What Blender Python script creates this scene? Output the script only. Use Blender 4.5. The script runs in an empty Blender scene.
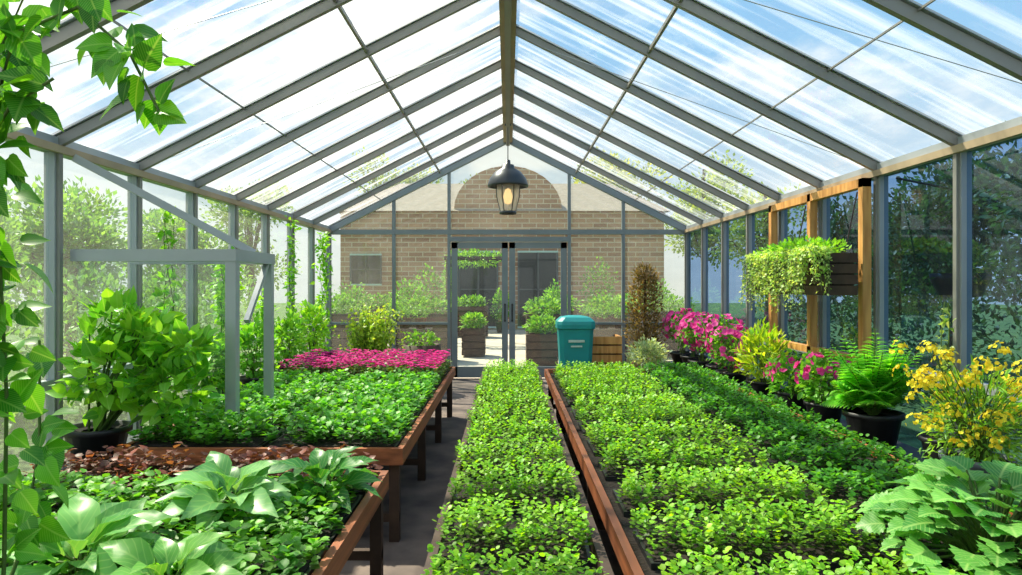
import bpy, math, random
import numpy as np
from mathutils import Vector
R = np.random.default_rng(7)
scene = bpy.context.scene
try:
    scene.view_settings.view_transform = 'Standard'
except Exception: pass

def lin(c):
    o=[]
    for v in c:
        v=v/255.0
        o.append(v/12.92 if v<=0.04045 else ((v+0.055)/1.055)**2.4)
    return tuple(o)

# ------------------------------------------------------------------ materials
def newmat(name):
    m=bpy.data.materials.new(name); m.use_nodes=True
    nt=m.node_tree; nt.nodes.clear()
    out=nt.nodes.new('ShaderNodeOutputMaterial')
    return m,nt,out
def N(nt,t,**kw):
    n=nt.nodes.new(t)
    for k,v in kw.items():
        if k.startswith('_'): setattr(n,k[1:],v)
        else: n.inputs[k.replace('__',' ')].default_value=v
    return n
def simple(name,col,rough=.5,metal=0.,noise=0.,nscale=8.,bump=0.,stretch=(1,1,1),col2=None):
    m,nt,out=newmat(name); L=nt.links.new
    b=N(nt,'ShaderNodeBsdfPrincipled'); b.inputs['Roughness'].default_value=rough; b.inputs['Metallic'].default_value=metal
    c=lin(col); c2=lin(col2) if col2 else tuple(x*(1-noise) for x in c)
    tc=N(nt,'ShaderNodeTexCoord'); mp=N(nt,'ShaderNodeMapping'); mp.inputs['Scale'].default_value=stretch
    L(tc.outputs['Object'],mp.inputs['Vector'])
    nz=N(nt,'ShaderNodeTexNoise'); nz.inputs['Scale'].default_value=nscale; nz.inputs['Detail'].default_value=5
    L(mp.outputs[0],nz.inputs['Vector'])
    cr=N(nt,'ShaderNodeValToRGB'); cr.color_ramp.elements[0].position=.35; cr.color_ramp.elements[1].position=.65
    cr.color_ramp.elements[0].color=(*c2,1); cr.color_ramp.elements[1].color=(*c,1)
    L(nz.outputs['Fac'],cr.inputs['Fac']); L(cr.outputs['Color'],b.inputs['Base Color'])
    if bump:
        bp=N(nt,'ShaderNodeBump'); bp.inputs['Strength'].default_value=bump; bp.inputs['Distance'].default_value=.02
        L(nz.outputs['Fac'],bp.inputs['Height']); L(bp.outputs[0],b.inputs['Normal'])
    L(b.outputs[0],out.inputs[0]); return m
def leafmat(name,vein=.25,trans=.35,rough=.42,veinscale=9.,tcol=(1.9,1.7,.7,1)):
    m,nt,out=newmat(name); L=nt.links.new
    at=N(nt,'ShaderNodeAttribute',_attribute_name='Col')
    lu=N(nt,'ShaderNodeAttribute',_attribute_name='luv')
    sp=N(nt,'ShaderNodeSeparateXYZ'); L(lu.outputs['Vector'],sp.inputs[0])
    ab=N(nt,'ShaderNodeMath',_operation='ABSOLUTE'); L(sp.outputs['X'],ab.inputs[0])
    m1=N(nt,'ShaderNodeMath',_operation='MULTIPLY_ADD'); m1.inputs[1].default_value=-.45; L(ab.outputs[0],m1.inputs[0]); L(sp.outputs['Y'],m1.inputs[2])
    m2=N(nt,'ShaderNodeMath',_operation='MULTIPLY'); m2.inputs[1].default_value=veinscale; L(m1.outputs[0],m2.inputs[0])
    fr=N(nt,'ShaderNodeMath',_operation='PINGPONG'); fr.inputs[1].default_value=.5; L(m2.outputs[0],fr.inputs[0])
    lt=N(nt,'ShaderNodeMapRange'); lt.inputs['From Min'].default_value=.0; lt.inputs['From Max'].default_value=.14
    lt.inputs['To Min'].default_value=1; lt.inputs['To Max'].default_value=0; L(fr.outputs[0],lt.inputs[0])
    mid=N(nt,'ShaderNodeMapRange'); mid.inputs['From Min'].default_value=.02; mid.inputs['From Max'].default_value=.1
    mid.inputs['To Min'].default_value=1; mid.inputs['To Max'].default_value=0; L(ab.outputs[0],mid.inputs[0])
    mx=N(nt,'ShaderNodeMath',_operation='MAXIMUM'); L(lt.outputs[0],mx.inputs[0]); L(mid.outputs[0],mx.inputs[1])
    vs=N(nt,'ShaderNodeMath',_operation='MULTIPLY'); vs.inputs[1].default_value=vein; L(mx.outputs[0],vs.inputs[0])
    mc=N(nt,'ShaderNodeMix',_data_type='RGBA'); L(vs.outputs[0],mc.inputs[0]); L(at.outputs['Color'],mc.inputs[6]); mc.inputs[7].default_value=(*lin((190,220,130)),1)
    b=N(nt,'ShaderNodeBsdfPrincipled'); b.inputs['Roughness'].default_value=rough
    try: b.inputs['Specular IOR Level'].default_value=.4
    except: pass
    L(mc.outputs[2],b.inputs['Base Color'])
    hs=N(nt,'ShaderNodeMix',_data_type='RGBA',_blend_type='MULTIPLY'); hs.inputs[0].default_value=1; L(mc.outputs[2],hs.inputs[6]); hs.inputs[7].default_value=tcol
    t=N(nt,'ShaderNodeBsdfTranslucent'); L(hs.outputs[2],t.inputs['Color'])
    ms=N(nt,'ShaderNodeMixShader'); ms.inputs[0].default_value=trans; L(b.outputs[0],ms.inputs[1]); L(t.outputs[0],ms.inputs[2])
    L(ms.outputs[0],out.inputs[0]); return m
def glassmat(name,tint=(235,245,250),haze=.05,refl=.5,streak=0.,hazecol=(235,240,245)):
    m,nt,out=newmat(name); L=nt.links.new
    tr=N(nt,'ShaderNodeBsdfTransparent'); tr.inputs[0].default_value=(*lin(tint),1)
    gl=N(nt,'ShaderNodeBsdfGlossy'); gl.inputs['Roughness'].default_value=.02; gl.inputs['Color'].default_value=(.9,.95,1,1)
    lw=N(nt,'ShaderNodeLayerWeight'); lw.inputs['Blend'].default_value=.5
    pw=N(nt,'ShaderNodeMath',_operation='POWER'); pw.inputs[1].default_value=4; L(lw.outputs['Facing'],pw.inputs[0])
    fm=N(nt,'ShaderNodeMath',_operation='MULTIPLY_ADD',_use_clamp=True); fm.inputs[1].default_value=refl; fm.inputs[2].default_value=.04; L(pw.outputs[0],fm.inputs[0])
    a=N(nt,'ShaderNodeMixShader'); L(fm.outputs[0],a.inputs[0]); L(tr.outputs[0],a.inputs[1]); L(gl.outputs[0],a.inputs[2])
    df=N(nt,'ShaderNodeBsdfTranslucent'); df.inputs[0].default_value=(*lin(hazecol),1)
    d2=N(nt,'ShaderNodeBsdfDiffuse'); d2.inputs[0].default_value=(*lin(hazecol),1)
    dm=N(nt,'ShaderNodeMixShader'); dm.inputs[0].default_value=.25; L(df.outputs[0],dm.inputs[1]); L(d2.outputs[0],dm.inputs[2])
    tc=N(nt,'ShaderNodeTexCoord'); mp=N(nt,'ShaderNodeMapping')
    mp.inputs['Scale'].default_value=(.35,5,.35) if streak else (.6,.6,.6)
    L(tc.outputs['Object'],mp.inputs['Vector'])
    nz=N(nt,'ShaderNodeTexNoise'); nz.inputs['Scale'].default_value=1.6; nz.inputs['Detail'].default_value=4; L(mp.outputs[0],nz.inputs['Vector'])
    mr=N(nt,'ShaderNodeMapRange'); mr.inputs['From Min'].default_value=.44; mr.inputs['From Max'].default_value=.68
    mr.inputs['To Min'].default_value=haze; mr.inputs['To Max'].default_value=haze+streak if streak else haze*1.8
    L(nz.outputs['Fac'],mr.inputs[0])
    b=N(nt,'ShaderNodeMixShader'); L(mr.outputs[0],b.inputs[0]); L(a.outputs[0],b.inputs[1]); L(dm.outputs[0],b.inputs[2])
    L(b.outputs[0],out.inputs[0]); return m

M_leaf=leafmat('leaf_small',.1,.4,.45,9.,(2.0,1.75,.6,1))
M_big=leafmat('leaf_large',.35,.4,.38,11.,(2.0,1.75,.6,1))
M_ser=leafmat('leaf_quilted',.5,.28,.45,8.,(1.6,1.6,.8,1))
M_hosta=leafmat('leaf_hosta',.3,.28,.35,6.)
M_petal=leafmat('petal',0.,.35,.6,9.,(1.1,1.1,1.3,1))
M_metal=simple('galvanised_aluminium',(172,178,182),.4,.25,.12,3.)
M_metal_b=simple('aluminium_door_frame',(126,138,144),.4,.25,.12,3.)
M_metal_d=simple('aluminium_roof_bar',(144,143,138),.45,.2,.15,3.)
M_ridge=simple('ridge_paint',(180,160,130),.6,.1,.2,4.)
M_wood=simple('timber_orange',(180,106,64),.6,0,.4,6.,.2,(1,.15,4),(122,70,40))
M_oak=simple('timber_frame',(228,172,98),.55,0,.3,6.,.1,(4,4,.4),(192,130,66))
M_darkwood=simple('timber_dark',(78,58,44),.7,0,.4,8.,.2)
M_soil=simple('soil',(40,30,22),.95,0,.5,40.,.8)
M_black=simple('black_plastic',(30,31,34),.45,0,.2,5.)
M_terra=simple('terracotta',(150,92,66),.8,0,.2,9.)
M_teal=simple('teal_plastic',(10,146,148),.5,0,.15,5.)
M_white=simple('pale_print',(190,215,205),.6,0,.1,30.)
M_stem=simple('stem_green',(92,120,48),.6,0,.3,20.)
M_bark=simple('bark',(92,72,54),.9,0,.4,14.,.6,(1,1,.3))
M_lamp=simple('lamp_enamel',(60,66,70),.35,.4,.2,4.)
M_roofg=glassmat('roof_glass',(242,247,248),.06,.26,.55,(250,249,246))
M_wallg=glassmat('wall_glass_hazed',(224,236,236),.11,.34,0,(246,242,230))  # outdoor air haze is mixed into the pane itself
M_doorg=glassmat('door_glass',(228,236,234),.02,.3)
M_backg=glassmat('wall_glass_back',(220,228,224),.07,.3,0,(244,238,224))  # pale haze of the courtyard air put into the back panes
M_darkg=glassmat('wall_glass_reflection_tint',(130,164,200),.018,.55)  # blue tint paints dark reflections into the right-hand panes
M_slate=simple('roof_tiles',(168,156,142),.8,0,.2,6.)
M_concrete=simple('floor_concrete',(128,112,102),.8,0,.3,3.,.25,(1,1,1),(80,70,66))
M_paver=simple('garden_gravel',(214,200,178),.9,0,.2,2.,.2)
M_grass=simple('grass_ground',(104,132,66),.95,0,.4,2.,.3)
M_shelf=simple('bench_steel',(84,88,90),.5,.4,.2,4.)
def brickmat():
    m,nt,out=newmat('brick'); L=nt.links.new
    tc=N(nt,'ShaderNodeTexCoord'); sx=N(nt,'ShaderNodeSeparateXYZ'); cx=N(nt,'ShaderNodeCombineXYZ')
    L(tc.outputs['Object'],sx.inputs[0]); L(sx.outputs['X'],cx.inputs[0]); L(sx.outputs['Z'],cx.inputs[1])
    b=N(nt,'ShaderNodeTexBrick'); b.inputs['Color1'].default_value=(*lin((196,150,114)),1); b.inputs['Color2'].default_value=(*lin((162,116,86)),1)
    b.inputs['Mortar'].default_value=(*lin((210,190,162)),1); b.inputs['Scale'].default_value=1.
    b.inputs['Brick Width'].default_value=.5; b.inputs['Row Height'].default_value=.17; b.inputs['Mortar Size'].default_value=.018
    L(cx.outputs[0],b.inputs['Vector'])
    p=N(nt,'ShaderNodeBsdfPrincipled'); p.inputs['Roughness'].default_value=.9; L(b.outputs['Color'],p.inputs['Base Color']); L(p.outputs[0],out.inputs[0]); return m
M_brick=brickmat()
def emis(name,col,s):
    m,nt,out=newmat(name); e=N(nt,'ShaderNodeEmission'); e.inputs[0].default_value=(*lin(col),1); e.inputs[1].default_value=s
    nt.links.new(e.outputs[0],out.inputs[0]); return m
M_bulb=emis('bulb_warm',(255,214,150),1.8)

# ------------------------------------------------------------------ mesh builder
def nrm(a): 
    return a/np.maximum(np.linalg.norm(a,axis=-1,keepdims=True),1e-9)
def template(kind):
    T={'round':[(0,0),(.2,.38),(.5,.5),(.8,.36),(1,0)],
       'small':[(0,0),(.45,.5),(1,0)],
       'oval':[(0,0),(.15,.3),(.38,.5),(.65,.4),(.85,.2),(1,0)],
       'heart':[(-.08,.2),(.05,.42),(.25,.5),(.5,.4),(.75,.2),(1,0)],
       'lance':[(0,.04),(.3,.5),(.7,.3),(1,0)],
       'hosta':[(0,.06),(.12,.1),(.25,.34),(.42,.5),(.6,.48),(.78,.32),(.92,.12),(1,0)],
       'ser':[(0,.0),(.04,.3),(.1,.36),(.15,.5),(.22,.44),(.28,.58),(.36,.48),(.43,.55),(.5,.42),(.57,.46),(.65,.32),(.73,.34),(.8,.18),(.87,.17),(1,0)]}[kind]
    curv={'round':.12,'small':.1,'oval':.22,'heart':.2,'lance':.3,'hosta':.75,'ser':.3}[kind]
    fold={'round':.1,'small':.15,'oval':.2,'heart':.18,'lance':.15,'hosta':.22,'ser':.2}[kind]
    V=[];UV=[];rows=[]
    for t,w in T:
        z=-curv*t*t+ (0.35*t if kind=='hosta' else 0.1*t)
        if w==0 :
            V.append((0,t,z)); UV.append((0,t)); rows.append((len(V)-1,))
        else:
            i=len(V)
            wav=.03*math.sin(t*18) if kind in('hosta','ser') else 0
            V+= [(-w,t,z+fold*w+wav),(0,t,z),(w,t,z+fold*w-wav)]; UV+=[(-2*w,t),(0,t),(2*w,t)]; rows.append((i,i+1,i+2))
    F=[]
    for a,b in zip(rows[:-1],rows[1:]):
        if len(a)==1 and len(b)==3: F+=[(a[0],b[1],b[0]),(a[0],b[2],b[1])]
        elif len(a)==3 and len(b)==1: F+=[(a[0],a[1],b[0]),(a[1],a[2],b[0])]
        elif len(a)==3: F+=[(a[0],a[1],b[1]),(a[0],b[1],b[0]),(a[1],a[2],b[2]),(a[1],b[2],b[1])]
    return np.array(V,float),np.array(F,int),np.array(UV,float)
TM={k:template(k) for k in('round','small','oval','heart','lance','hosta','ser')}
class MB:
    def __init__(s): s.v=[];s.f=[];s.m=[];s.c=[];s.u=[];s.s=[];s.n=0;s.mats=[]
    def mi(s,mat):
        if mat not in s.mats: s.mats.append(mat)
        return s.mats.index(mat)
    def raw(s,V,F,mat,col=None,uv=None,smooth=False):
        V=np.asarray(V,float);F=np.asarray(F,int)
        s.v.append(V);s.f.append(F+s.n);s.n+=len(V)
        s.m.append(np.full(len(F),s.mi(mat)));s.s.append(np.full(len(F),smooth))
        s.c.append(np.ones((len(V),3)) if col is None else col)
        s.u.append(np.zeros((len(V),2)) if uv is None else uv)
    def leaves(s,P,D,U,Ln,W,C,kind,mat):
        V,F,UV=TM[kind]; n=len(P)
        f=nrm(D); r=nrm(np.cross(f,U)); u=np.cross(r,f)
        Ln=np.broadcast_to(Ln,(n,));W=np.broadcast_to(W,(n,))
        X=P[:,None]+ (Ln[:,None]*V[None,:,1])[...,None]*f[:,None]+(W[:,None]*V[None,:,0])[...,None]*r[:,None]+(Ln[:,None]*V[None,:,2])[...,None]*u[:,None]
        FF=F[None]+(np.arange(n)*len(V))[:,None,None]
        col=np.repeat(np.broadcast_to(C,(n,3)),len(V),axis=0); uv=np.tile(UV,(n,1))
        s.raw(X.reshape(-1,3),FF.reshape(-1,3),mat,col,uv,True)
    def box(s,a,b,mat):
        x0,y0,z0=a;x1,y1,z1=b
        V=[(x0,y0,z0),(x1,y0,z0),(x1,y1,z0),(x0,y1,z0),(x0,y0,z1),(x1,y0,z1),(x1,y1,z1),(x0,y1,z1)]
        Q=[(0,3,2,1),(4,5,6,7),(0,1,5,4),(1,2,6,5),(2,3,7,6),(3,0,4,7)]
        F=[]
        for q in Q: F+=[(q[0],q[1],q[2]),(q[0],q[2],q[3])]
        s.raw(V,F,mat)
    def beam(s,p,q,w,h,mat,up=(0,0,1)):
        p=np.array(p,float);q=np.array(q,float);d=nrm(q-p);up=np.array(up,float)
        r=np.cross(d,up)
        if np.linalg.norm(r)<1e-4: r=np.cross(d,(0,1,0.))
        r=nrm(r);u=np.cross(r,d);V=[]
        for e in(p,q):
            for a,b in((-1,-1),(1,-1),(1,1),(-1,1)): V.append(e+r*a*w/2+u*b*h/2)
        F=[]
        for qd in [(0,1,2,3),(7,6,5,4),(0,4,5,1),(1,5,6,2),(2,6,7,3),(3,7,4,0)]: F+=[(qd[0],qd[1],qd[2]),(qd[0],qd[2],qd[3])]
        s.raw(V,F,mat)
    def quad(s,a,b,c,d,mat): s.raw([a,b,c,d],[(0,1,2),(0,2,3)],mat)
    def lathe(s,prof,mat,c=(0,0,0),seg=20,col=None):
        V=[];F=[];k=len(prof)
        for r,z in prof:
            for i in range(seg):
                a=2*math.pi*i/seg; V.append((c[0]+r*math.cos(a),c[1]+r*math.sin(a),c[2]+z))
        for j in range(k-1):
            for i in range(seg):
                a=j*seg+i;b=j*seg+(i+1)%seg;F+=[(a,b,b+seg),(a,b+seg,a+seg)]
        s.raw(V,F,mat,smooth=True)
    def tube(s,pts,r,mat,seg=6):
        pts=np.array(pts,float);n=len(pts);V=[];F=[]
        rs=np.broadcast_to(r,(n,)) if np.ndim(r) else np.linspace(r,r*.6,n)
        for i in range(n):
            d=nrm(pts[min(i+1,n-1)]-pts[max(i-1,0)]); ref=np.array((0,0,1.)) if abs(d[2])<.9 else np.array((1.,0,0))
            a=nrm(np.cross(d,ref));b=np.cross(d,a)
            for j in range(seg):
                t=2*math.pi*j/seg;V.append(pts[i]+rs[i]*(a*math.cos(t)+b*math.sin(t)))
        for i in range(n-1):
            for j in range(seg):
                p=i*seg+j;q=i*seg+(j+1)%seg;F+=[(p,q,q+seg),(p,q+seg,p+seg)]
        s.raw(V,F,mat,smooth=True)
    def mesh(s,name):
        V=np.concatenate(s.v);F=np.concatenate(s.f);me=bpy.data.meshes.new(name)
        me.vertices.add(len(V));me.vertices.foreach_set('co',V.astype(np.float32).ravel())
        me.loops.add(len(F)*3);me.loops.foreach_set('vertex_index',F.astype(np.int32).ravel())
        me.polygons.add(len(F));me.polygons.foreach_set('loop_start',np.arange(0,len(F)*3,3,dtype=np.int32))
        for m in s.mats: me.materials.append(m)
        me.polygons.foreach_set('material_index',np.concatenate(s.m).astype(np.int32))
        me.update(calc_edges=True)
        me.polygons.foreach_set('use_smooth',np.concatenate(s.s).astype(bool))
        a=me.attributes.new('Col','FLOAT_COLOR','POINT');C=np.concatenate(s.c);a.data.foreach_set('color',np.c_[C,np.ones(len(C))].astype(np.float32).ravel())
        a=me.attributes.new('luv','FLOAT_VECTOR','POINT');U=np.concatenate(s.u);a.data.foreach_set('vector',np.c_[U,np.zeros(len(U))].astype(np.float32).ravel())
        me.validate(); return me
    def obj(s,name,loc=(0,0,0),parent=None,rot=0):
        return put(s.mesh(name),name,loc,parent,rot)
def put(me,name,loc=(0,0,0),parent=None,rot=0):
    o=bpy.data.objects.new(name,me);scene.collection.objects.link(o);o.location=loc;o.rotation_euler=(0,0,rot)
    if parent: o.parent=parent
    return o
def empty(name,loc=(0,0,0)):
    o=bpy.data.objects.new(name,None);o.empty_display_size=.1;scene.collection.objects.link(o);o.location=loc;return o
def cols(n,c1,c2,j=.12):
    a=np.array(lin(c1));b=np.array(lin(c2));t=R.random((n,1));c=a*(1-t)+b*t
    return np.clip(c*(1+R.uniform(-j,j,(n,1))),0,1)

# ------------------------------------------------------------------ structure
XW=3.0;ZE=2.48;ZR=4.0;YB=11.35;Y0=-1.4
bays=[YB-i*0.98 for i in range(14)]
def rz(x): return ZR-(ZR-ZE)*abs(x)/XW
b=MB()
for sx in(-1,1):
    for y in bays:
        b.beam((0,y,ZR),(sx*XW,y,ZE),.04,.065,M_metal_d)
        b.beam((0,y,ZR+.05),(sx*XW,y,ZE+.05),.08,.012,M_metal)
    x=1.13;b.beam((sx*x,Y0,rz(x)),(sx*x,YB,rz(x)),.022,.03,M_metal_d)
    x=2.1;b.beam((sx*x,Y0,rz(x)+.03),(sx*x,YB,rz(x)+.03),.01,.012,M_metal_d)
    b.beam((sx*XW,Y0,ZE),(sx*XW,YB,ZE),.1,.1,M_metal)
    b.beam((sx*(XW-.06),Y0,ZE-.03),(sx*(XW-.06),YB,ZE-.03),.03,.05,M_ridge)
    for k in (5,7):
        b.tube([(sx*.3,bays[k],rz(.3)-.03),(sx*2.8,bays[k+1],rz(2.8)-.03)],.004,M_metal,4)
b.beam((0,Y0,ZR-.02),(0,YB,ZR-.02),.15,.12,M_ridge)
b.beam((0,Y0,ZR-.1),(0,YB,ZR-.1),.06,.05,M_metal_d)
for sx in(-1,1):
    b.quad((0,Y0,ZR+.04),(0,YB,ZR+.04),(sx*XW,YB,ZE+.04),(sx*XW,Y0,ZE+.04),M_roofg)
b.obj('ceiling')

def sidewall(name,sx,gm):
    b=MB()
    for y in bays: b.box((sx*XW-.035,y-.035,0),(sx*XW+.035,y+.035,ZE),M_metal)
    for y in bays: b.box((sx*(XW-.045)-.012,y-.018,0),(sx*(XW-.045)+.012,y+.018,ZE),M_metal_d)
    b.box((sx*XW-.03,Y0,.88),(sx*XW+.03,YB,.94),M_metal)
    b.box((sx*XW-.06,Y0,0),(sx*XW+.06,YB,.2),M_concrete)
    b.quad((sx*XW,Y0,.15),(sx*XW,YB,.15),(sx*XW,YB,ZE),(sx*XW,Y0,ZE),gm)
    return b.obj(name)
sidewall('wall_left',-1,M_wallg); sidewall('wall_right',1,M_darkg)

def gable(name,y,door):
    b=MB()
    xs=[-3,-1.9,-.98,1.02,1.92,3]
    for x in xs:
        b.box((x-.025,y-.04,0),(x+.025,y+.04,rz(x) if abs(x)<2.9 else ZE),M_metal_b)
    b.box((-3,y-.045,ZE-.08),(3,y+.045,ZE),M_metal_b)
    for sx in(-1,1):
        b.beam((0,y-.02,ZR-.03),(sx*XW,y-.02,ZE-.03),.09,.09,M_metal_b,(0,0,1))
        b.box((sx*1 if sx>0 else -3,y-.05,0),(3 if sx>0 else -1,y+.05,.28),M_concrete)
        b.box((1 if sx>0 else -3,y-.03,.9),(3 if sx>0 else -1,y+.03,.94),M_metal_b)
    b.quad((-3,y,.2),(-.98,y,.2),(-.98,y,ZE),(-3,y,ZE),M_backg)
    b.quad((1.02,y,.2),(3,y,.2),(3,y,ZE),(1.02,y,ZE),M_backg)
    b.raw([(-3,y,ZE),(3,y,ZE),(0,y,ZR)],[(0,1,2)],M_backg)
    b.box((-.98,y-.05,2.28),(1.02,y+.05,2.36),M_metal_b)
    b.quad((-.98,y,2.36),(1.02,y,2.36),(1.02,y,ZE),(-.98,y,ZE),M_backg)
    b.obj(name)
gable('wall_back',YB,True); gable('wall_front',Y0,True)
def doorleaf(name,x0,x1,y,side):
    b=MB();z1=2.27
    for a,c in((x0,x0+.1),(x1-.1,x1)): b.box((a,y-.025,.02),(c,y+.025,z1),M_metal_b)
    b.box((x0,y-.025,z1-.1),(x1,y+.025,z1),M_metal_b); b.box((x0,y-.025,.02),(x1,y+.025,.2),M_metal_b)
    b.quad((x0,y,.2),(x1,y,.2),(x1,y,z1),(x0,y,z1),M_doorg)
    hx=x1-.05 if side>0 else x0+.05
    b.tube([(hx,y-.06,.95),(hx,y-.06,1.25)],np.array([.012,.012]),M_black)
    b.box((hx-.015,y-.06,.96),(hx+.015,y-.02,.98),M_black);b.box((hx-.015,y-.06,1.22),(hx+.015,y-.02,1.24),M_black)
    b.obj(name)
for y in (YB,Y0):
    doorleaf('door_1' if y>0 else 'door_3',-.94,.0,y,1); doorleaf('door_2' if y>0 else 'door_4',.02,.98,y,-1)

b=MB();b.box((-3.05,Y0-.05,-.1),(3.05,YB+.05,0),M_concrete);b.obj('floor')
b=MB();b.box((-40,-15,-.14),(40,60,-.03),M_grass);b.obj('ground')
b=MB();b.box((-4.7,YB+.08,-.03),(4.4,23.9,-.005),M_paver);b.obj('garden_path')

# ------------------------------------------------------------------ tray plants
def traymesh(name,w,l,c1,c2,leaf=.034,h=.11,kind='round',c3=None,dens=1.,mound=.5,low_shade=.42):
    b=MB()
    b.box((-w/2,-l/2,0),(w/2,l/2,.045),M_black); b.box((-w/2+.015,-l/2+.015,.045),(w/2-.015,l/2-.015,.05),M_soil)
    n=int(w*l/(.045*.045)*dens)
    px=R.uniform(-w/2,w/2,n);py=R.uniform(-l/2,l/2,n)
    ex=np.minimum(w/2-abs(px),l/2-abs(py)); q=np.clip(ex/.1,0,1); ph=h*(1-mound*(1-q)**2)*R.uniform(.75,1.12,n)
    lum=.1*np.sin(px*17+R.uniform(0,6))*np.sin(py*19+R.uniform(0,6));ph=ph*(1+lum*1.6)
    k=8
    P=[];D=[];Cc=[];LL=[]
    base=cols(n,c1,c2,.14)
    for i in range(k):
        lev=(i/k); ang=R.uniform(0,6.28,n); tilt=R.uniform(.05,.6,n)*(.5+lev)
        d=np.c_[np.cos(ang)*np.cos(tilt),np.sin(ang)*np.cos(tilt),np.sin(tilt)]
        z=.05+ph*(.2+.8*lev)
        rr=R.uniform(0,.014,n)
        P.append(np.c_[px+np.cos(ang)*rr,py+np.sin(ang)*rr,z]);D.append(d)
        Cc.append(base*(low_shade+(1.1-low_shade)*lev)*R.uniform(.85,1.15,(n,1)));LL.append(leaf*R.uniform(.7,1.15,n))  # lower leaves coloured darker: shade painted onto the clump sides
    P=np.concatenate(P);D=np.concatenate(D);Cc=np.clip(np.concatenate(Cc),0,1);LL=np.concatenate(LL)
    U=np.tile((0,0,1.),(len(P),1))+R.normal(0,.25,(len(P),3))
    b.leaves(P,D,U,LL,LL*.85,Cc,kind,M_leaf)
    if c3 is not None:
        m=int(n*2.2);q=np.c_[R.uniform(-w/2,w/2,m),R.uniform(-l/2,l/2,m),.05+h*R.uniform(.9,1.5,m)]
        for j in range(5):
            a=j*1.256+R.uniform(0,1,m);d=np.c_[np.cos(a),np.sin(a),.4+0*a]
            b.leaves(q,d,np.tile((0,0,1.),(m,1)),.026,.024,cols(m,*c3),'round',M_petal)
    return b.mesh(name)
G1=((170,220,50),(118,190,38))
G2=((104,180,48),(62,138,38))
def bedframe(p,x0,x1,y0,y1,z,mat=M_wood,rim=.035,hh=.09):
    b=MB()
    b.box((x0,y0,z-hh),(x0+rim,y1,z),mat);b.box((x1-rim,y0,z-hh),(x1,y1,z),mat)
    b.box((x0+rim,y0,z-hh),(x1-rim,y0+rim,z),mat);b.box((x0+rim,y1-rim,z-hh),(x1-rim,y1,z),mat)
    b.box((x0+rim,y0+rim,z-hh),(x1-rim,y1-rim,z-.05),M_soil)
    y=y0+.05
    while y<y1:
        for x in(x0+.03,x1-.09): b.box((x,y,0),(x+.06,y+.06,z-hh),M_darkwood)
        b.box((x0+.03,y+.01,.12),(x1-.03,y+.05,.17),M_darkwood)
        y+=1.3
    b.obj('bed_frame',(0,0,0),p)
E=empty('raised_planting_bed')
bedframe(E,-.3,.37,1.35,8.2,.55,M_darkwood)
V1=[traymesh('tray_a%d'%i,.59,.33,*G1,leaf=.023,h=.165,dens=2.0,mound=.3,low_shade=.22) for i in range(4)]
y=1.62;k=0
while y<8.1:
    put(V1[k%4],'seedling_tray',(.025+R.uniform(-.014,.014),y+R.uniform(-.01,.01),.48),E,math.pi*(k%2)+R.uniform(-.04,.04));y+=.56;k+=1
E=empty('raised_planting_bed.001')
bedframe(E,.44,2.28,1.35,8.2,.55,M_wood)
V2=[traymesh('tray_b%d'%i,.92,.35,(164,214,50),(114,186,40),leaf=.025,h=.155,dens=1.7,mound=.35,low_shade=.24) for i in range(4)]
V3=[traymesh('tray_c%d'%i,.7,.4,*G2,leaf=.03,h=.13,dens=1.3,mound=.45,low_shade=.3) for i in range(3)]
y=1.6;k=0
while y<8.1:
    put(V2[k%4],'seedling_tray',(.99,y+R.uniform(-.01,.01),.48),E,math.pi*(k%2)+R.uniform(-.02,.02))
    put(V3[k%3],'seedling_tray',(1.87,y,.49),E,math.pi*(k%2));y+=.56;k+=1
E=empty('raised_planting_bed.002')
bedframe(E,-2.36,-.63,4.08,8.2,.58,M_wood,hh=.1)
V4=[traymesh('tray_d%d'%i,.8,.62,(124,198,56),(74,154,44),leaf=.042,h=.14,dens=.85,low_shade=.35) for i in range(4)]
V5=[traymesh('tray_e%d'%i,.8,.62,(110,150,60),(70,120,50),leaf=.04,h=.15,dens=.6,c3=((240,60,165),(214,24,130))) for i in range(2)]
k=0
for i in range(6):
    yy=4.44+i*.665
    for x in(-1.08,-1.91):
        me=V4[k%4] if i<4 else V5[k%2]
        put(me,'seedling_tray' if i<4 else 'magenta_flower_tray',(x,yy,.53),E,math.pi*(k%2));k+=1
E=empty('raised_planting_bed.003')
bedframe(E,-2.36,-.63,.9,3.6,.58,M_wood,hh=.1)
V6=[traymesh('tray_f%d'%i,.8,.6,(134,200,60),(74,148,48),leaf=.042,h=.13,dens=.8,kind='oval',low_shade=.35) for i in range(3)]
V7=traymesh('tray_g',.8,.3,(160,90,78),(106,68,56),leaf=.045,h=.16,dens=.6,kind='lance')
for x in(-1.08,-1.91):
    put(V7,'red_leaf_tray',(x,3.4,.53),E)
    for i in range(4): put(V6[i%3],'seedling_tray',(x,2.9-i*.62,.53),E,math.pi*(i%2))

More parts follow.
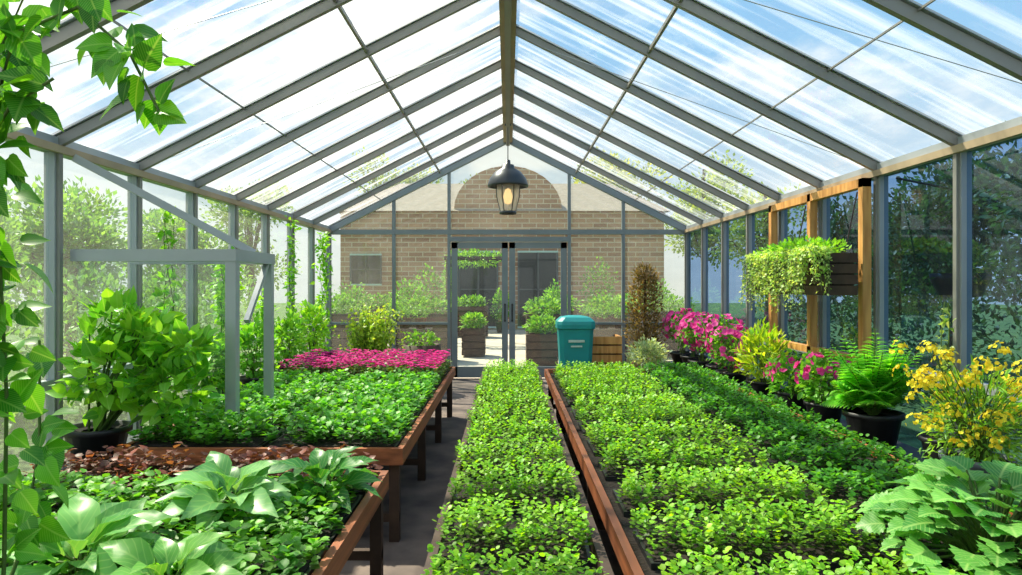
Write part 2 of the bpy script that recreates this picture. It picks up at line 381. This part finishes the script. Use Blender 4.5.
# ------------------------------------------------------------------ plant makers
def pot(b,r=.15,h=.22,mat=M_black,c=(0,0,0)):
    b.lathe([(0,0),(r*.72,0),(r*.95,h*.86),(r*1.05,h*.86),(r*1.06,h),(r*.95,h),(r*.93,h*.9),(0,h*.88)],mat,c)
    b.lathe([(0,h*.9),(r*.93,h*.9)],M_soil,c)
def blob(b,c,rad,n,leaf,c1,c2,kind='oval',mat=None,asp=.55,shell=.35,up=.35,lump=.25):
    mat=mat or M_leaf
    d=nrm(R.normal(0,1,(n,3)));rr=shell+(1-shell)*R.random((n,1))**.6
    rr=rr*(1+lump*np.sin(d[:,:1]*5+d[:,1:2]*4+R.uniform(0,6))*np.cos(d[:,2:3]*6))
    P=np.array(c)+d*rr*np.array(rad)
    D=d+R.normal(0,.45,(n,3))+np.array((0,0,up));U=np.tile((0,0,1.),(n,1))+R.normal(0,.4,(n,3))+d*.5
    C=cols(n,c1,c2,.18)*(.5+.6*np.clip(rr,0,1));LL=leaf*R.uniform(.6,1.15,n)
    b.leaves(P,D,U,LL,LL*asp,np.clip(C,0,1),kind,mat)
def flowers(b,c,rad,n,size,c1,c2,pet=5,upper=True):
    d=nrm(R.normal(0,1,(n,3)));
    if upper:d[:,2]=abs(d[:,2])*.9-.15
    P=np.array(c)+d*np.array(rad)*R.uniform(.9,1.12,(n,1));U=d+R.normal(0,.2,(n,3));U=nrm(U)
    ref=nrm(np.cross(U,R.normal(0,1,(n,3))));r2=np.cross(U,ref);C=cols(n,c1,c2)
    for j in range(pet):
        a=j*2*math.pi/pet;D=ref*math.cos(a)+r2*math.sin(a)+U*.35
        b.leaves(P,D,U,size*R.uniform(.8,1.1,n),size*.85,C,'round',M_petal)
def stems(b,base,tips,r=.006,mat=M_stem,bow=.1):
    for t in tips:
        t=np.array(t);o=np.array(base)+np.r_[R.normal(0,.02,2),0];m=(o+t)/2+np.r_[(o-t)[:2]*bow,.05]
        b.tube([o,m,t],r,mat,5)
def vine(b,pts,n,leaf,c1,c2,kind='heart',spread=.06,r=.005,mat=None,droop=0.,asp=.75,flat=0.):
    pts=np.array(pts,float);b.tube(pts,r,M_stem,5)
    s=R.random(n)*(len(pts)-1);i=s.astype(int);f=(s-i)[:,None];i2=np.minimum(i+1,len(pts)-1)
    P=pts[i]*(1-f)+pts[i2]*f;o=nrm(R.normal(0,1,(n,3)));P=P+o*spread*R.random((n,1))
    D=o*np.array((1,1-flat*.7,1))+np.array((0,0,-droop));U=np.tile((0,-flat*1.4,1.),(n,1))+R.normal(0,.5,(n,3));LL=leaf*R.uniform(.6,1.1,n)
    b.leaves(P,D,U,LL,LL*asp,cols(n,c1,c2,.2),kind,mat or M_leaf)
def frond(b,o,tip,w,n,c1,c2,kind='lance'):
    o=np.array(o,float);t=np.array(tip,float);m=(o+t)/2+np.array((0,0,.35*np.linalg.norm((t-o)[:2])))
    q=np.linspace(0,1,12)[:,None];pts=(1-q)**2*o+2*q*(1-q)*m+q*q*t;b.tube(pts,.004,M_stem,4)
    s=np.linspace(.2,1,n)[:,None];Pp=(1-s)**2*o+2*s*(1-s)*m+s*s*t;dr=nrm(2*(1-s)*(m-o)+2*s*(t-m))
    side=nrm(np.cross(dr,(0,0,1.)))
    for sg in(-1,1):
        D=side*sg+dr*.55+np.array((0,0,-.15));LL=w*np.sin(np.pi*np.clip(s[:,0]*.85+.12,0,1))+.01
        b.leaves(Pp,D,np.tile((0,0,1.),(n,1)),LL,LL*.34,cols(n,c1,c2),kind,M_leaf)

for sx,nm in((-1,'plant_shelf'),(1,'plant_shelf.001')):
    b=MB();a,c=(-2.9,-2.42) if sx<0 else (2.36,2.9)
    b.box((a,1.4,.36),(c,10.4,.4),M_shelf)
    for y in np.arange(1.5,10.4,1.45):
        for x in(a+.02,c-.07): b.box((x,y,0),(x+.05,y+.05,.36),M_shelf)
        b.box((a+.02,y,.15),(c-.02,y+.04,.18),M_shelf)
    b.obj(nm)
ZS=.4
P_=empty
E=P_('potted_fern',(2.6,4.85,ZS));b=MB();pot(b,.19,.26);b.obj('pot',(0,0,0),E)
b=MB()
for i in range(80):
    a=R.uniform(0,6.28);l=R.uniform(.1,.34);z=R.uniform(.45,.92)-.55*l
    frond(b,(0.03*math.cos(a),.03*math.sin(a),.24),(l*math.cos(a),l*math.sin(a),z),.13,13,(144,218,64),(80,170,48))
b.obj('fronds',(0,0,0),E)
for (x,y,s) in((2.6,5.6,1.),(2.58,6.15,.85)):
    E=P_('potted_pink_flowers',(x,y,ZS));b=MB();pot(b,.15,.2);b.obj('pot',(0,0,0),E)
    b=MB();stems(b,(0,0,.18),[(R.uniform(-.15,.15),R.uniform(-.15,.15),.45*s) for _ in range(10)])
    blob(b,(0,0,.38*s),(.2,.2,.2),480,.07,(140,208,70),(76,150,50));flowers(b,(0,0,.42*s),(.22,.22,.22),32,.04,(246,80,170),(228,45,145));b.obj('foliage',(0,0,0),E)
E=P_('potted_croton',(2.56,6.85,ZS));b=MB();pot(b,.15,.2);b.obj('pot',(0,0,0),E)
b=MB();stems(b,(0,0,.18),[(R.uniform(-.18,.18),R.uniform(-.2,.2),.6) for _ in range(10)])
blob(b,(0,0,.45),(.22,.28,.27),560,.1,(206,220,62),(116,178,48),'lance',up=.9,asp=.34);b.obj('foliage',(0,0,0),E)
for x,y,h in((2.5,7.6,.48),(2.55,8.15,.56),(2.48,8.7,.56),(2.52,9.25,.58),(2.5,9.75,.58)):
    E=P_('potted_azalea',(x,y,ZS));b=MB();pot(b,.17,.2);b.obj('pot',(0,0,0),E)
    b=MB();stems(b,(0,0,.18),[(R.uniform(-.15,.15),R.uniform(-.15,.15),h) for _ in range(8)])
    blob(b,(0,0,h-.02),(.25,.25,.22),600,.06,(120,186,70),(60,130,42));flowers(b,(0,0,h),(.27,.26,.22),85,.05,(250,96,185),(232,50,158),upper=False);b.obj('foliage',(0,0,0),E)
E=P_('potted_yellow_flowers',(2.58,3.75,ZS));b=MB();pot(b,.17,.22,simple('grey_pot',(120,130,138),.5,0,.1,5.));b.obj('pot',(0,0,0),E)
b=MB();tips=[(R.uniform(-.3,.24),R.uniform(-.3,.3),R.uniform(.36,.82)) for _ in range(60)];stems(b,(0,0,.18),tips,.004)
blob(b,(0,0,.4),(.25,.28,.3),1400,.055,(150,198,70),(86,150,46),'lance',asp=.3)
for t in np.array(tips): flowers(b,t-np.array((0,0,.03)),(.05,.05,.07),16,.015,(255,240,70),(255,224,46),5)
b.obj('foliage',(0,0,0),E)
for x,y in((1.8,8.7),(1.86,9.15)):
    E=P_('silver_foliage_plant',(x,y,0));b=MB();pot(b,.2,.42,M_terra);b.obj('pot',(0,0,0),E)
    b=MB();blob(b,(0,0,.62),(.25,.24,.2),900,.05,(196,212,180),(140,170,128));b.obj('foliage',(0,0,0),E)
E=P_('potted_conifer',(2.0,9.95,0));b=MB();pot(b,.2,.45,M_terra);b.tube([(0,0,.4),(0,0,1.7)],.025,M_bark);b.obj('pot',(0,0,0),E)
b=MB()
for i in range(9):
    z=.6+i*.14;r=.3*(1-(i/10.5)**3)*(1 if i>1 else .85);blob(b,(0,0,z),(r,r,.13),420,.055,(142,116,78),(92,82,50),'lance',asp=.45,up=.8)
b.obj('foliage',(0,0,0),E)
b=MB()
for i in range(5): b.box((1.1,8.95,.3+i*.12),(1.5,8.98,.4+i*.12),M_oak)
for i in range(5): b.box((1.1,8.98,.3+i*.12),(1.13,9.4,.4+i*.12),M_oak);b.box((1.47,8.98,.3+i*.12),(1.5,9.4,.4+i*.12),M_oak)
for x in(1.1,1.45):
    for y in(8.98,9.36): b.box((x,y,0),(x+.05,y+.05,.88),M_darkwood)
b.box((1.13,8.99,.5),(1.47,9.38,.8),M_soil);b.obj('wooden_planter_crate')
def lofts(b,secs,mat):
    V=[];F=[];n=8
    for (hx,hy,z,cx) in secs:
        c=.12
        pts=[(-hx+hx*c*2,-hy),(hx-hx*c*2,-hy),(hx,-hy+hy*c*2),(hx,hy-hy*c*2),(hx-hx*c*2,hy),(-hx+hx*c*2,hy),(-hx,hy-hy*c*2),(-hx,-hy+hy*c*2)]
        V+=[(x+cx,y,z) for x,y in pts]
    for j in range(len(secs)-1):
        for i in range(n):
            a=j*n+i;q=j*n+(i+1)%n;F+=[(a,q,q+n),(a,q+n,a+n)]
    m=len(secs)-1
    F+=[(m*n,m*n+i,m*n+i+1) for i in range(1,n-1)]
    b.raw(V,F,mat)
b=MB();lofts(b,[(.17,.17,0.02,0),(.19,.19,.4,0),(.22,.21,1.0,0),(.24,.23,1.01,0),(.24,.23,1.06,0),(.235,.22,1.1,0),(.18,.18,1.15,0),(.08,.1,1.17,0)],M_teal)
b.box((-.1,-.225,.84),(.1,-.212,.87),M_white);b.box((-.07,-.222,.78),(.07,-.208,.8),M_white)
b.beam((-.14,.2,1.02),(-.14,.27,1.1),.03,.03,M_black);b.beam((.14,.2,1.02),(.14,.27,1.1),.03,.03,M_black);b.tube([(-.16,.27,1.1),(.16,.27,1.1)],np.array([.015,.015]),M_black)
b.obj('teal_waste_bin',(.86,8.75,0))

b=MB()
X=2.88
for y in(5.5,6.45,7.4): b.box((X-.035,y-.035,.92),(X+.035,y+.035,2.42),M_oak)
b.box((X-.035,5.465,2.35),(X+.035,7.435,2.42),M_oak);b.box((X-.035,5.465,.92),(X+.035,7.435,.98),M_oak)
b.obj('window_1')
E=P_('hanging_planter',(2.56,6.0,1.46));b=MB()
for i in range(4): b.box((-.16,-.7,.02+i*.085),(-.14,.7,.095+i*.085),M_darkwood);b.box((.14,-.7,.02+i*.085),(.16,.7,.095+i*.085),M_darkwood);b.box((-.14,-.7,.02+i*.085),(.14,-.68,.095+i*.085),M_darkwood);b.box((-.14,.68,.02+i*.085),(.14,.7,.095+i*.085),M_darkwood)
b.box((-.14,-.68,.02),(.14,.68,.28),M_soil)
for y in(-.5,.45): b.beam((.16,y,.3),(.26,y,.3),.03,.03,M_black);b.tube([(.15,y,.32),(.26,y,.85)],np.array([.006,.006]),M_black)
b.obj('box',(0,0,0),E)
b=MB();blob(b,(-.02,0.0,.38),(.2,.72,.1),1800,.045,(160,214,70),(92,166,52),'small')
for i in range(190):
    y0=R.uniform(-.66,.72);x0=R.uniform(-.26,-.17);l=R.uniform(.2,.52);vine(b,[(x0+.06,y0,.4),(x0,y0,.34),(x0-.03,y0+R.uniform(-.03,.03),.38-l)],24,.03,(218,230,165),(136,190,80),'small',.025,.002,droop=.8)
for i in range(20):
    x0=R.uniform(-.22,-.08);l=R.uniform(.15,.4);vine(b,[(x0,-.66,.4),(x0,-.74,.34),(x0,-.76,.38-l)],22,.03,(218,230,165),(136,190,80),'small',.025,.002,droop=.8)
b.obj('trailing_foliage',(0,0,0),E)

def rosette(b,c,n,leaf,asp,c1,c2,kind,mat,h=.2,spread=.2,tilt=(.0,.7)):
    for i in range(n):
        a=i*2.39996+R.uniform(-.3,.3);q=((i+.5)/n)
        r=spread*(.15+.85*q**.6);z=h*(1.1-.7*q)*R.uniform(.8,1.15)
        base=np.array(c);p=base+np.array((r*math.cos(a),r*math.sin(a),z))
        b.tube([base+np.array((.02*math.cos(a),.02*math.sin(a),0)),(base+p)/2+np.array((0,0,.04)),p],.006,M_stem,5)
        t=tilt[1]*(1-q)+tilt[0]*q;d=np.array([[math.cos(a)*math.cos(t),math.sin(a)*math.cos(t),math.sin(t)]])
        l=leaf*R.uniform(.75,1.1);b.leaves(p[None],d,np.array([[0,-.25,1.]])+R.normal(0,.2,(1,3)),l,l*asp,cols(1,c1,c2),kind,mat)
E=P_('broad_leaf_plant',(1.68,2.36,.56));b=MB()
rosette(b,(0,0,0),125,.12,.98,(128,192,88),(68,140,58),'ser',M_ser,.28,.34,(-.15,.45))
b.obj('foliage',(0,0,0),E)
for nm,(x,y),n,lf,c1,c2 in(('hosta_plant',(-1.14,2.8),32,.24,(134,190,116),(84,150,80)),('hosta_plant',(-.82,3.05),26,.19,(76,150,62),(48,116,48)),
      ('hosta_plant',(-1.38,2.2),28,.22,(130,190,100),(80,146,72)),('hosta_plant',(-1.0,2.02),22,.18,(124,184,82),(78,144,58))):
    E=P_(nm,(x,y,.58));b=MB();rosette(b,(0,0,0),n,lf,.52,c1,c2,'hosta',M_hosta,.12,.1,(-.1,1.0));b.obj('leaves',(0,0,0),E)

E=P_('potted_shrub',(-2.62,4.35,ZS));b=MB();pot(b,.19,.26);b.obj('pot',(0,0,0),E)
b=MB()
for c,rd,n in(((.1,0,.62),(.3,.28,.28),250),((.42,.05,.5),(.28,.22,.22),200),((0.06,.1,.9),(.18,.2,.2),100),((.3,0,.85),(.18,.18,.14),85),((.58,.0,.76),(.18,.16,.1),65)):
    blob(b,c,rd,n,.11,(158,218,60),(80,160,46),'heart',M_big,.75);stems(b,(0,0,.2),[np.array(c)+R.normal(0,.06,3) for _ in range(6)],.008)
b.obj('foliage',(0,0,0),E)
def climber(name,x,y,z0,z1,n,leaf=.07,w=.07,c=((160,216,66),(90,164,46)),potted=True):
    E=P_(name,(x,y,ZS));b=MB()
    if potted: pot(b,.14,.2)
    for j in range(3):
        zz=np.linspace((.15 if potted else z0),z1-ZS,10);ph=R.uniform(0,6)
        vine(b,np.c_[w*.4*np.sin(zz*5+ph),w*.5*np.cos(zz*5+ph),zz],n//3,leaf,*c,spread=w*.8)
    b.obj('climber_vines',(0,0,0),E)
climber('climbing_vine',-2.72,5.47,.4,2.1,190,.075,.09)
climber('climbing_vine',-2.68,6.5,.4,1.85,480,.075,.13,((166,218,64),(96,168,46)))
climber('climbing_vine',-2.68,7.6,.4,1.5,300,.07,.13)
climber('climbing_vine',-2.7,8.5,.4,2.4,330,.06,.08)
climber('climbing_vine',-2.68,9.9,.4,2.3,460,.07,.13)
for x,y,h,cc in((-2.62,7.0,.4,((140,204,70),(80,150,46))),(-2.62,9.1,.5,((180,224,70),(114,180,52))),(-2.62,8.1,.4,((156,210,70),(90,158,46))),(-2.6,5.9,.35,((140,204,70),(72,144,42)))):
    E=P_('potted_leafy_plant',(x,y,ZS));b=MB();pot(b,.15,.22);b.obj('pot',(0,0,0),E)
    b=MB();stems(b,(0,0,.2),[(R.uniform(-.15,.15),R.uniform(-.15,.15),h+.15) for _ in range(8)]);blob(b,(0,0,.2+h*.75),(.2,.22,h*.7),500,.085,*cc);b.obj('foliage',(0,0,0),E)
E=P_('feathery_shrub',(-1.9,9.4,0));b=MB();pot(b,.22,.42,M_terra);b.obj('pot',(0,0,0),E)
b=MB();tips=[(R.normal(0,.21),R.normal(0,.17),R.uniform(.85,1.3)) for _ in range(130)]
for t in tips: vine(b,[(0,0,.4),(t[0]*.7,t[1]*.6,t[2]*.65),t],34,.055,(192,210,90),(126,174,60),'lance',.035,.003)
b.obj('foliage',(0,0,0),E)
E=P_('wooden_barrel',(-1.25,9.9,0));b=MB();b.lathe([(0,0),(.24,0),(.29,.35),(.27,.7),(.25,.7),(.24,.64),(0,.64)],M_darkwood)
for z in(.12,.55): b.lathe([(.272,z),(.285,z),(.285,z+.04),(.272,z+.04)],M_black)
b.obj('barrel',(0,0,0),E);b=MB();blob(b,(0,0,.75),(.25,.25,.14),300,.06,(130,180,70),(80,140,55));b.obj('foliage',(0,0,0),E)

b=MB();ya,yb=4.6,5.3;xa,xb=-2.93,-1.86
b.box((xb-.035,ya-.035,.6),(xb+.035,ya+.035,1.78),M_metal);b.box((xb-.03,yb-.03,.6),(xb+.03,yb+.03,1.78),M_metal)
b.box((xa,ya-.04,1.72),(xb+.04,ya+.04,1.8),M_metal);b.box((xb-.035,ya,1.72),(xb+.035,yb+.04,1.8),M_metal)
b.box((xa,yb-.03,1.72),(xb,yb+.03,1.78),M_metal)
b.beam((-2.93,4.6,2.42),(-1.9,5.1,1.8),.05,.05,M_metal)
b.beam((-1.86,5.25,1.72),(-1.86,4.85,1.3),.035,.035,M_metal)
b.quad((xa,ya+.03,.95),(xb,ya+.03,.95),(xb,ya+.03,1.73),(xa,ya+.03,1.73),M_doorg)
b.obj('metal_cold_frame')

# ---- foreground climbing shrub
E=P_('foreground_climber',(-1.1,1.3,.58));b=MB()
cc=((104,180,38),(42,116,28))
S=[[(0,0,0),(.03,.05,.5),(.07,0,.95),(.1,.0,1.25),(.16,0,1.46),(.28,0,1.51),(.38,0,1.42),(.44,0,1.3)],
   [(0,0,0),(.0,0,.6),(.05,0,1.1),(.1,.03,1.42),(.2,0,1.58),(.33,.0,1.54)],
   [(.04,.1,0),(.05,.12,.4),(.07,.1,.75),(.07,.08,1.05)],
   [(0,0,.95),(.08,0,1.2),(.15,0,1.32),(.22,.02,1.38)],
   [(0.0,0,0),(.0,.1,.5),(.02,.1,1.0),(.06,.08,1.5)],
   [(0.03,0,.1),(.03,.2,.4),(.0,.3,.6),(.0,.3,.85)],
   [(0.0,0,.6),(.04,.02,.9),(.08,.02,1.15),(.1,.05,1.4),(.14,.05,1.5)]]
for s,n in zip(S,(80,72,54,32,64,38,66)): vine(b,s,n,.07,*cc,spread=.06,mat=M_big,droop=.5,asp=.82,flat=.6)
b.obj('climber_branches',(0,0,0),E)

b=MB();c=(0,10.0,0)
b.tube([(0,10,3.9),(0,10,3.36)],np.array([.008,.008]),M_black)
b.lathe([(0.0,3.95),(.05,3.95),(.05,3.9),(0,3.89)],M_lamp,c)
b.lathe([(0,3.4),(.035,3.39),(.04,3.33),(.09,3.32),(.1,3.27),(.19,3.22),(.27,3.12),(.3,3.03),(.3,3.0),(.28,3.0),(.25,3.1),(0,3.22)],M_lamp,c,28)
b.lathe([(.17,3.02),(.16,2.85),(.12,2.66),(.1,2.63),(0,2.62)],glassmat('lamp_glass',(240,235,220),.3,.5),c,20)
b.lathe([(0,2.98),(.04,2.96),(.07,2.86),(.05,2.76),(0,2.74)],M_bulb,c,14)
for i in range(6):
    a=i*math.pi/3;b.tube([(.175*math.cos(a),10+.175*math.sin(a),3.02),(.165*math.cos(a),10+.165*math.sin(a),2.85),(.105*math.cos(a),10+.105*math.sin(a),2.62)],np.array([.007]*3),M_lamp,5)
b.lathe([(.1,2.6),(.125,2.6),(.125,2.64),(.1,2.64)],M_lamp,c)
b.obj('pendant_lamp')

# ------------------------------------------------------------------ outside
b=MB();Y=24.0
b.box((-5.9,Y,0),(5.5,Y+5,4.2),M_brick)
pts=[(-1.9,4.2)]+[(1.9*math.cos(a),4.2+1.55*math.sin(a)) for a in np.linspace(math.pi,0,16)]
V=[(x,Y-.05,z) for x,z in pts]+[(x,Y+.4,z) for x,z in pts];n=len(pts);F=[(0,i,i+1) for i in range(1,n-1)]+[(i,i+1,n+i+1) for i in range(n-1)]+[(i,n+i+1,n+i) for i in range(n-1)]
b.raw(V,F,M_brick)
V=[(-6.1,Y-.2,4.15),(5.7,Y-.2,4.15),(5.7,Y+5.2,4.15),(-6.1,Y+5.2,4.15),(-4.2,Y+2.5,5.5),(3.9,Y+2.5,5.5)]
b.raw(V,[(0,1,5),(0,5,4),(1,2,5),(2,3,4),(2,4,5),(3,0,4)],M_slate)
for x0,x1,z0,z1 in((-5.5,-4.5,1.6,2.6),(.4,1.7,.1,2.7),(-1.7,-.4,.1,2.7)):
    b.box((x0,Y-.03,z0),(x1,Y+.02,z1),M_black);b.box((x0-.06,Y-.07,z0-.06),(x1+.06,Y-.03,z0),M_white);b.box((x0-.06,Y-.07,z1),(x1+.06,Y-.03,z1+.06),M_white)
    for x in(x0-.06,(x0+x1)/2-.02,x1): b.box((x,Y-.07,z0),(x+.06,Y-.035,z1),M_shelf)
    b.box((x0,Y-.07,(z0+z1)/2-.02),(x1,Y-.035,(z0+z1)/2+.03),M_shelf)
b.obj('brick_building')
E=P_('garden_pergola',(-.85,17.6,0));b=MB()
for x in(-.75,.7): b.box((x,0,0),(x+.08,.08,2.2),M_darkwood);b.box((x,.8,0),(x+.08,.88,2.2),M_darkwood)
b.box((-.8,0,2.2),(.85,.08,2.3),M_darkwood);b.box((-.8,.8,2.2),(.85,.88,2.3),M_darkwood)
b.obj('frame',(0,0,0),E);b=MB();blob(b,(0,.3,2.25),(.85,.4,.2),700,.1,(140,190,80),(80,140,50));blob(b,(-.72,.3,1.6),(.14,.3,.6),260,.1,(140,190,80),(80,140,50));b.obj('greenery',(0,0,0),E)
for x0,x1,y,h in((-4.2,-2.9,14,.95),(-2.4,-1.1,14,.95),(1.4,2.8,14,.95),(2.9,4.1,14.9,.95),(.35,.95,13.2,.62),(-1.0,-.5,15,.6),(.4,1.3,15.0,.9),(-1.6,-.6,20.5,.9),(.8,2.2,20.5,.9),(-4.2,-2.8,19.5,.95),(2.6,3.8,18.5,.95)):
    E=P_('outdoor_planter',((x0+x1)/2,y,0));w=(x1-x0)/2;b=MB()
    for i in range(int(h/.15)): b.box((-w,-.3,.04+i*.15),(w,.3,.17+i*.15),M_darkwood)
    b.box((-w+.04,-.26,h-.2),(w-.04,.26,h+.02),M_soil)
    b.obj('box',(0,0,0),E);b=MB();blob(b,(0,0,h+.14),(w,.32,.2),600,.09,(140,190,70),(70,134,46));b.obj('foliage',(0,0,0),E)
for x,y in((-1.9,12.5),(1.75,12.5),(.9,18.2)):
    b=MB()
    b.box((-.5,-.28,.72),(.5,.28,.76),M_darkwood)
    for a in(-.42,.36):
        for c in(-.22,.16): b.box((a,c,0),(a+.06,c+.06,.72),M_darkwood)
    b.box((-.42,-.2,.2),(.42,-.17,.24),M_darkwood)
    for a in(-.28,.0,.3): pot(b,.11,.2,M_terra,(a,0,.76));blob(b,(a,0,1.03),(.13,.13,.12),140,.06,(120,176,64),(70,130,46))
    b.obj('outdoor_table',(x,y,0))
for x,y,r,h in((1.2,16.6,.35,1.5),(-2.4,16.5,.5,1.6),(2.4,16.4,.45,1.3),(-3.8,16.6,.5,1.5),(3.6,16.7,.5,1.6),(-2.4,21.5,.6,2.0),(2.9,22.,.6,2.2),(-.2,22.3,.35,1.3)):
    E=P_('outdoor_shrub',(x,y,0));b=MB();pot(b,.22,.35,M_black);b.tube([(0,0,.3),(0,0,h*.6)],.03,M_bark);blob(b,(0,0,h*.68),(r,r,h*.38),700,.1,(130,184,74),(66,126,44));b.obj('shrub',(0,0,0),E)
def tree(x,y,h,r,c1,c2,n=2600,leaf=.2,name='garden_tree'):
    E=P_(name,(x,y,-.03));b=MB();b.tube([(0,0,0),(.1,0,h*.3),(0,.1,h*.6),(0,0,h*.9)],.12,M_bark,8)
    for i in range(11):
        a=R.uniform(0,6.28);rr=r*R.uniform(.2,.75);c=(rr*math.cos(a),rr*math.sin(a),h*R.uniform(.4,.9));b.tube([(0,0,h*.35),(c[0]*.5,c[1]*.5,c[2]*.8),c],.04,M_bark,5)
        blob(b,c,(r*.5,r*.5,r*.42),n//11,leaf,c1,c2,'small',M_leaf,.6,.2)
    b.obj('tree',(0,0,0),E)
for x,y,h,r in((-7.6,2.4,2.8,1.4),(-7.8,5.6,3.,1.5),(-7.6,8.8,2.8,1.4),(-7.9,12.2,3.2,1.5),(-7.6,16,3.2,1.4)): tree(x,y,h,r,(146,186,96),(80,136,66),8000,.13)
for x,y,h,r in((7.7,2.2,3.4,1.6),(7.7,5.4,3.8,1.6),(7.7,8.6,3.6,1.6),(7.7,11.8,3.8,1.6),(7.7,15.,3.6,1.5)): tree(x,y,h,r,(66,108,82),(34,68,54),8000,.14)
tree(7.2,19.,4.6,1.4,(190,200,110),(120,156,76),3600,.15);tree(-7.8,20.5,4.8,1.5,(150,180,110),(90,130,76),3600,.15)
for x,h,c1 in((-5.4,7.6,(150,170,110)),(5.4,8.4,(196,200,110)),(-.4,7.0,(150,170,120)),(9.5,8.,(170,190,100))): tree(x,33,h,2.4,c1,(110,136,80),5000,.22)
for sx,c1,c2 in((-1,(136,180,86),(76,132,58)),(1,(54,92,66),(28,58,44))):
    b=MB()
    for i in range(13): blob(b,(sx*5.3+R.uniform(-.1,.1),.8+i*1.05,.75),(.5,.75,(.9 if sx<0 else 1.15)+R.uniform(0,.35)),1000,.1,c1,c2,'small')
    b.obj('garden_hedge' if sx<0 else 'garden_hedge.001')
E=P_('hanging_basket',(3.55,5.35,1.45));b=MB();b.lathe([(0,0),(.14,.02),(.2,.14),(.21,.2),(.19,.2),(0,.18)],M_black)
for a in(0,2.1,4.2): b.tube([(.2*math.cos(a),.2*math.sin(a),.2),(0,0,.85)],np.array([.004,.004]),M_black,4)
blob(b,(0,0,.27),(.24,.24,.14),300,.07,(80,120,60),(50,90,40));b.tube([(0,0,.85),(-.5,0,.95)],np.array([.01,.01]),M_black,5);b.obj('basket',(0,0,0),E)
climber('climbing_vine',2.76,4.3,.6,1.45,70,.05,.05,((190,205,130),(130,170,90)))

# ------------------------------------------------------------------ light
w=bpy.data.worlds.new('World');scene.world=w;w.use_nodes=True;nt=w.node_tree;nt.nodes.clear();L=nt.links.new
out=N(nt,'ShaderNodeOutputWorld');bg=N(nt,'ShaderNodeBackground');L(bg.outputs[0],out.inputs[0]);bg.inputs[1].default_value=1.25
tc=N(nt,'ShaderNodeTexCoord');sp=N(nt,'ShaderNodeSeparateXYZ');L(tc.outputs['Generated'],sp.inputs[0])
g=N(nt,'ShaderNodeValToRGB');e=g.color_ramp.elements;e[0].position=.0;e[0].color=(*lin((232,232,226)),1);e[1].position=.75;e[1].color=(*lin((90,162,222)),1)
m=e.new(.3);m.color=(*lin((140,192,232)),1);L(sp.outputs['Z'],g.inputs[0])
mp=N(nt,'ShaderNodeMapping');mp.inputs['Scale'].default_value=(1,1,2.2);L(tc.outputs['Generated'],mp.inputs['Vector'])
nz=N(nt,'ShaderNodeTexNoise');nz.inputs['Scale'].default_value=3.4;nz.inputs['Detail'].default_value=7;nz.inputs['Roughness'].default_value=.6;L(mp.outputs[0],nz.inputs['Vector'])
ma=N(nt,'ShaderNodeMath',_operation='MULTIPLY_ADD');ma.inputs[1].default_value=-.11;L(sp.outputs['X'],ma.inputs[0]);L(nz.outputs['Fac'],ma.inputs[2])
mr=N(nt,'ShaderNodeMapRange',_interpolation_type='SMOOTHSTEP');mr.inputs['From Min'].default_value=.42;mr.inputs['From Max'].default_value=.67;L(ma.outputs[0],mr.inputs[0])
mx=N(nt,'ShaderNodeMix',_data_type='RGBA');L(mr.outputs[0],mx.inputs[0]);L(g.outputs[0],mx.inputs[6]);mx.inputs[7].default_value=(1.0,.99,.96,1);L(mx.outputs[2],bg.inputs[0])
s=bpy.data.lights.new('sun','SUN');s.energy=9.5;s.angle=math.radians(1.2);s.color=(1,.91,.72)
so=bpy.data.objects.new('sun',s);scene.collection.objects.link(so)
so.rotation_euler=Vector((.55,-.5,-1.)).to_track_quat('-Z','Y').to_euler()

cam=bpy.data.cameras.new('camera');co=bpy.data.objects.new('camera',cam);scene.collection.objects.link(co)
co.location=(0,0,1.56);co.rotation_euler=(math.radians(90),0,0);cam.lens=24;cam.sensor_width=36;cam.shift_x=.003;cam.shift_y=-.0025;cam.clip_start=.05
scene.camera=co
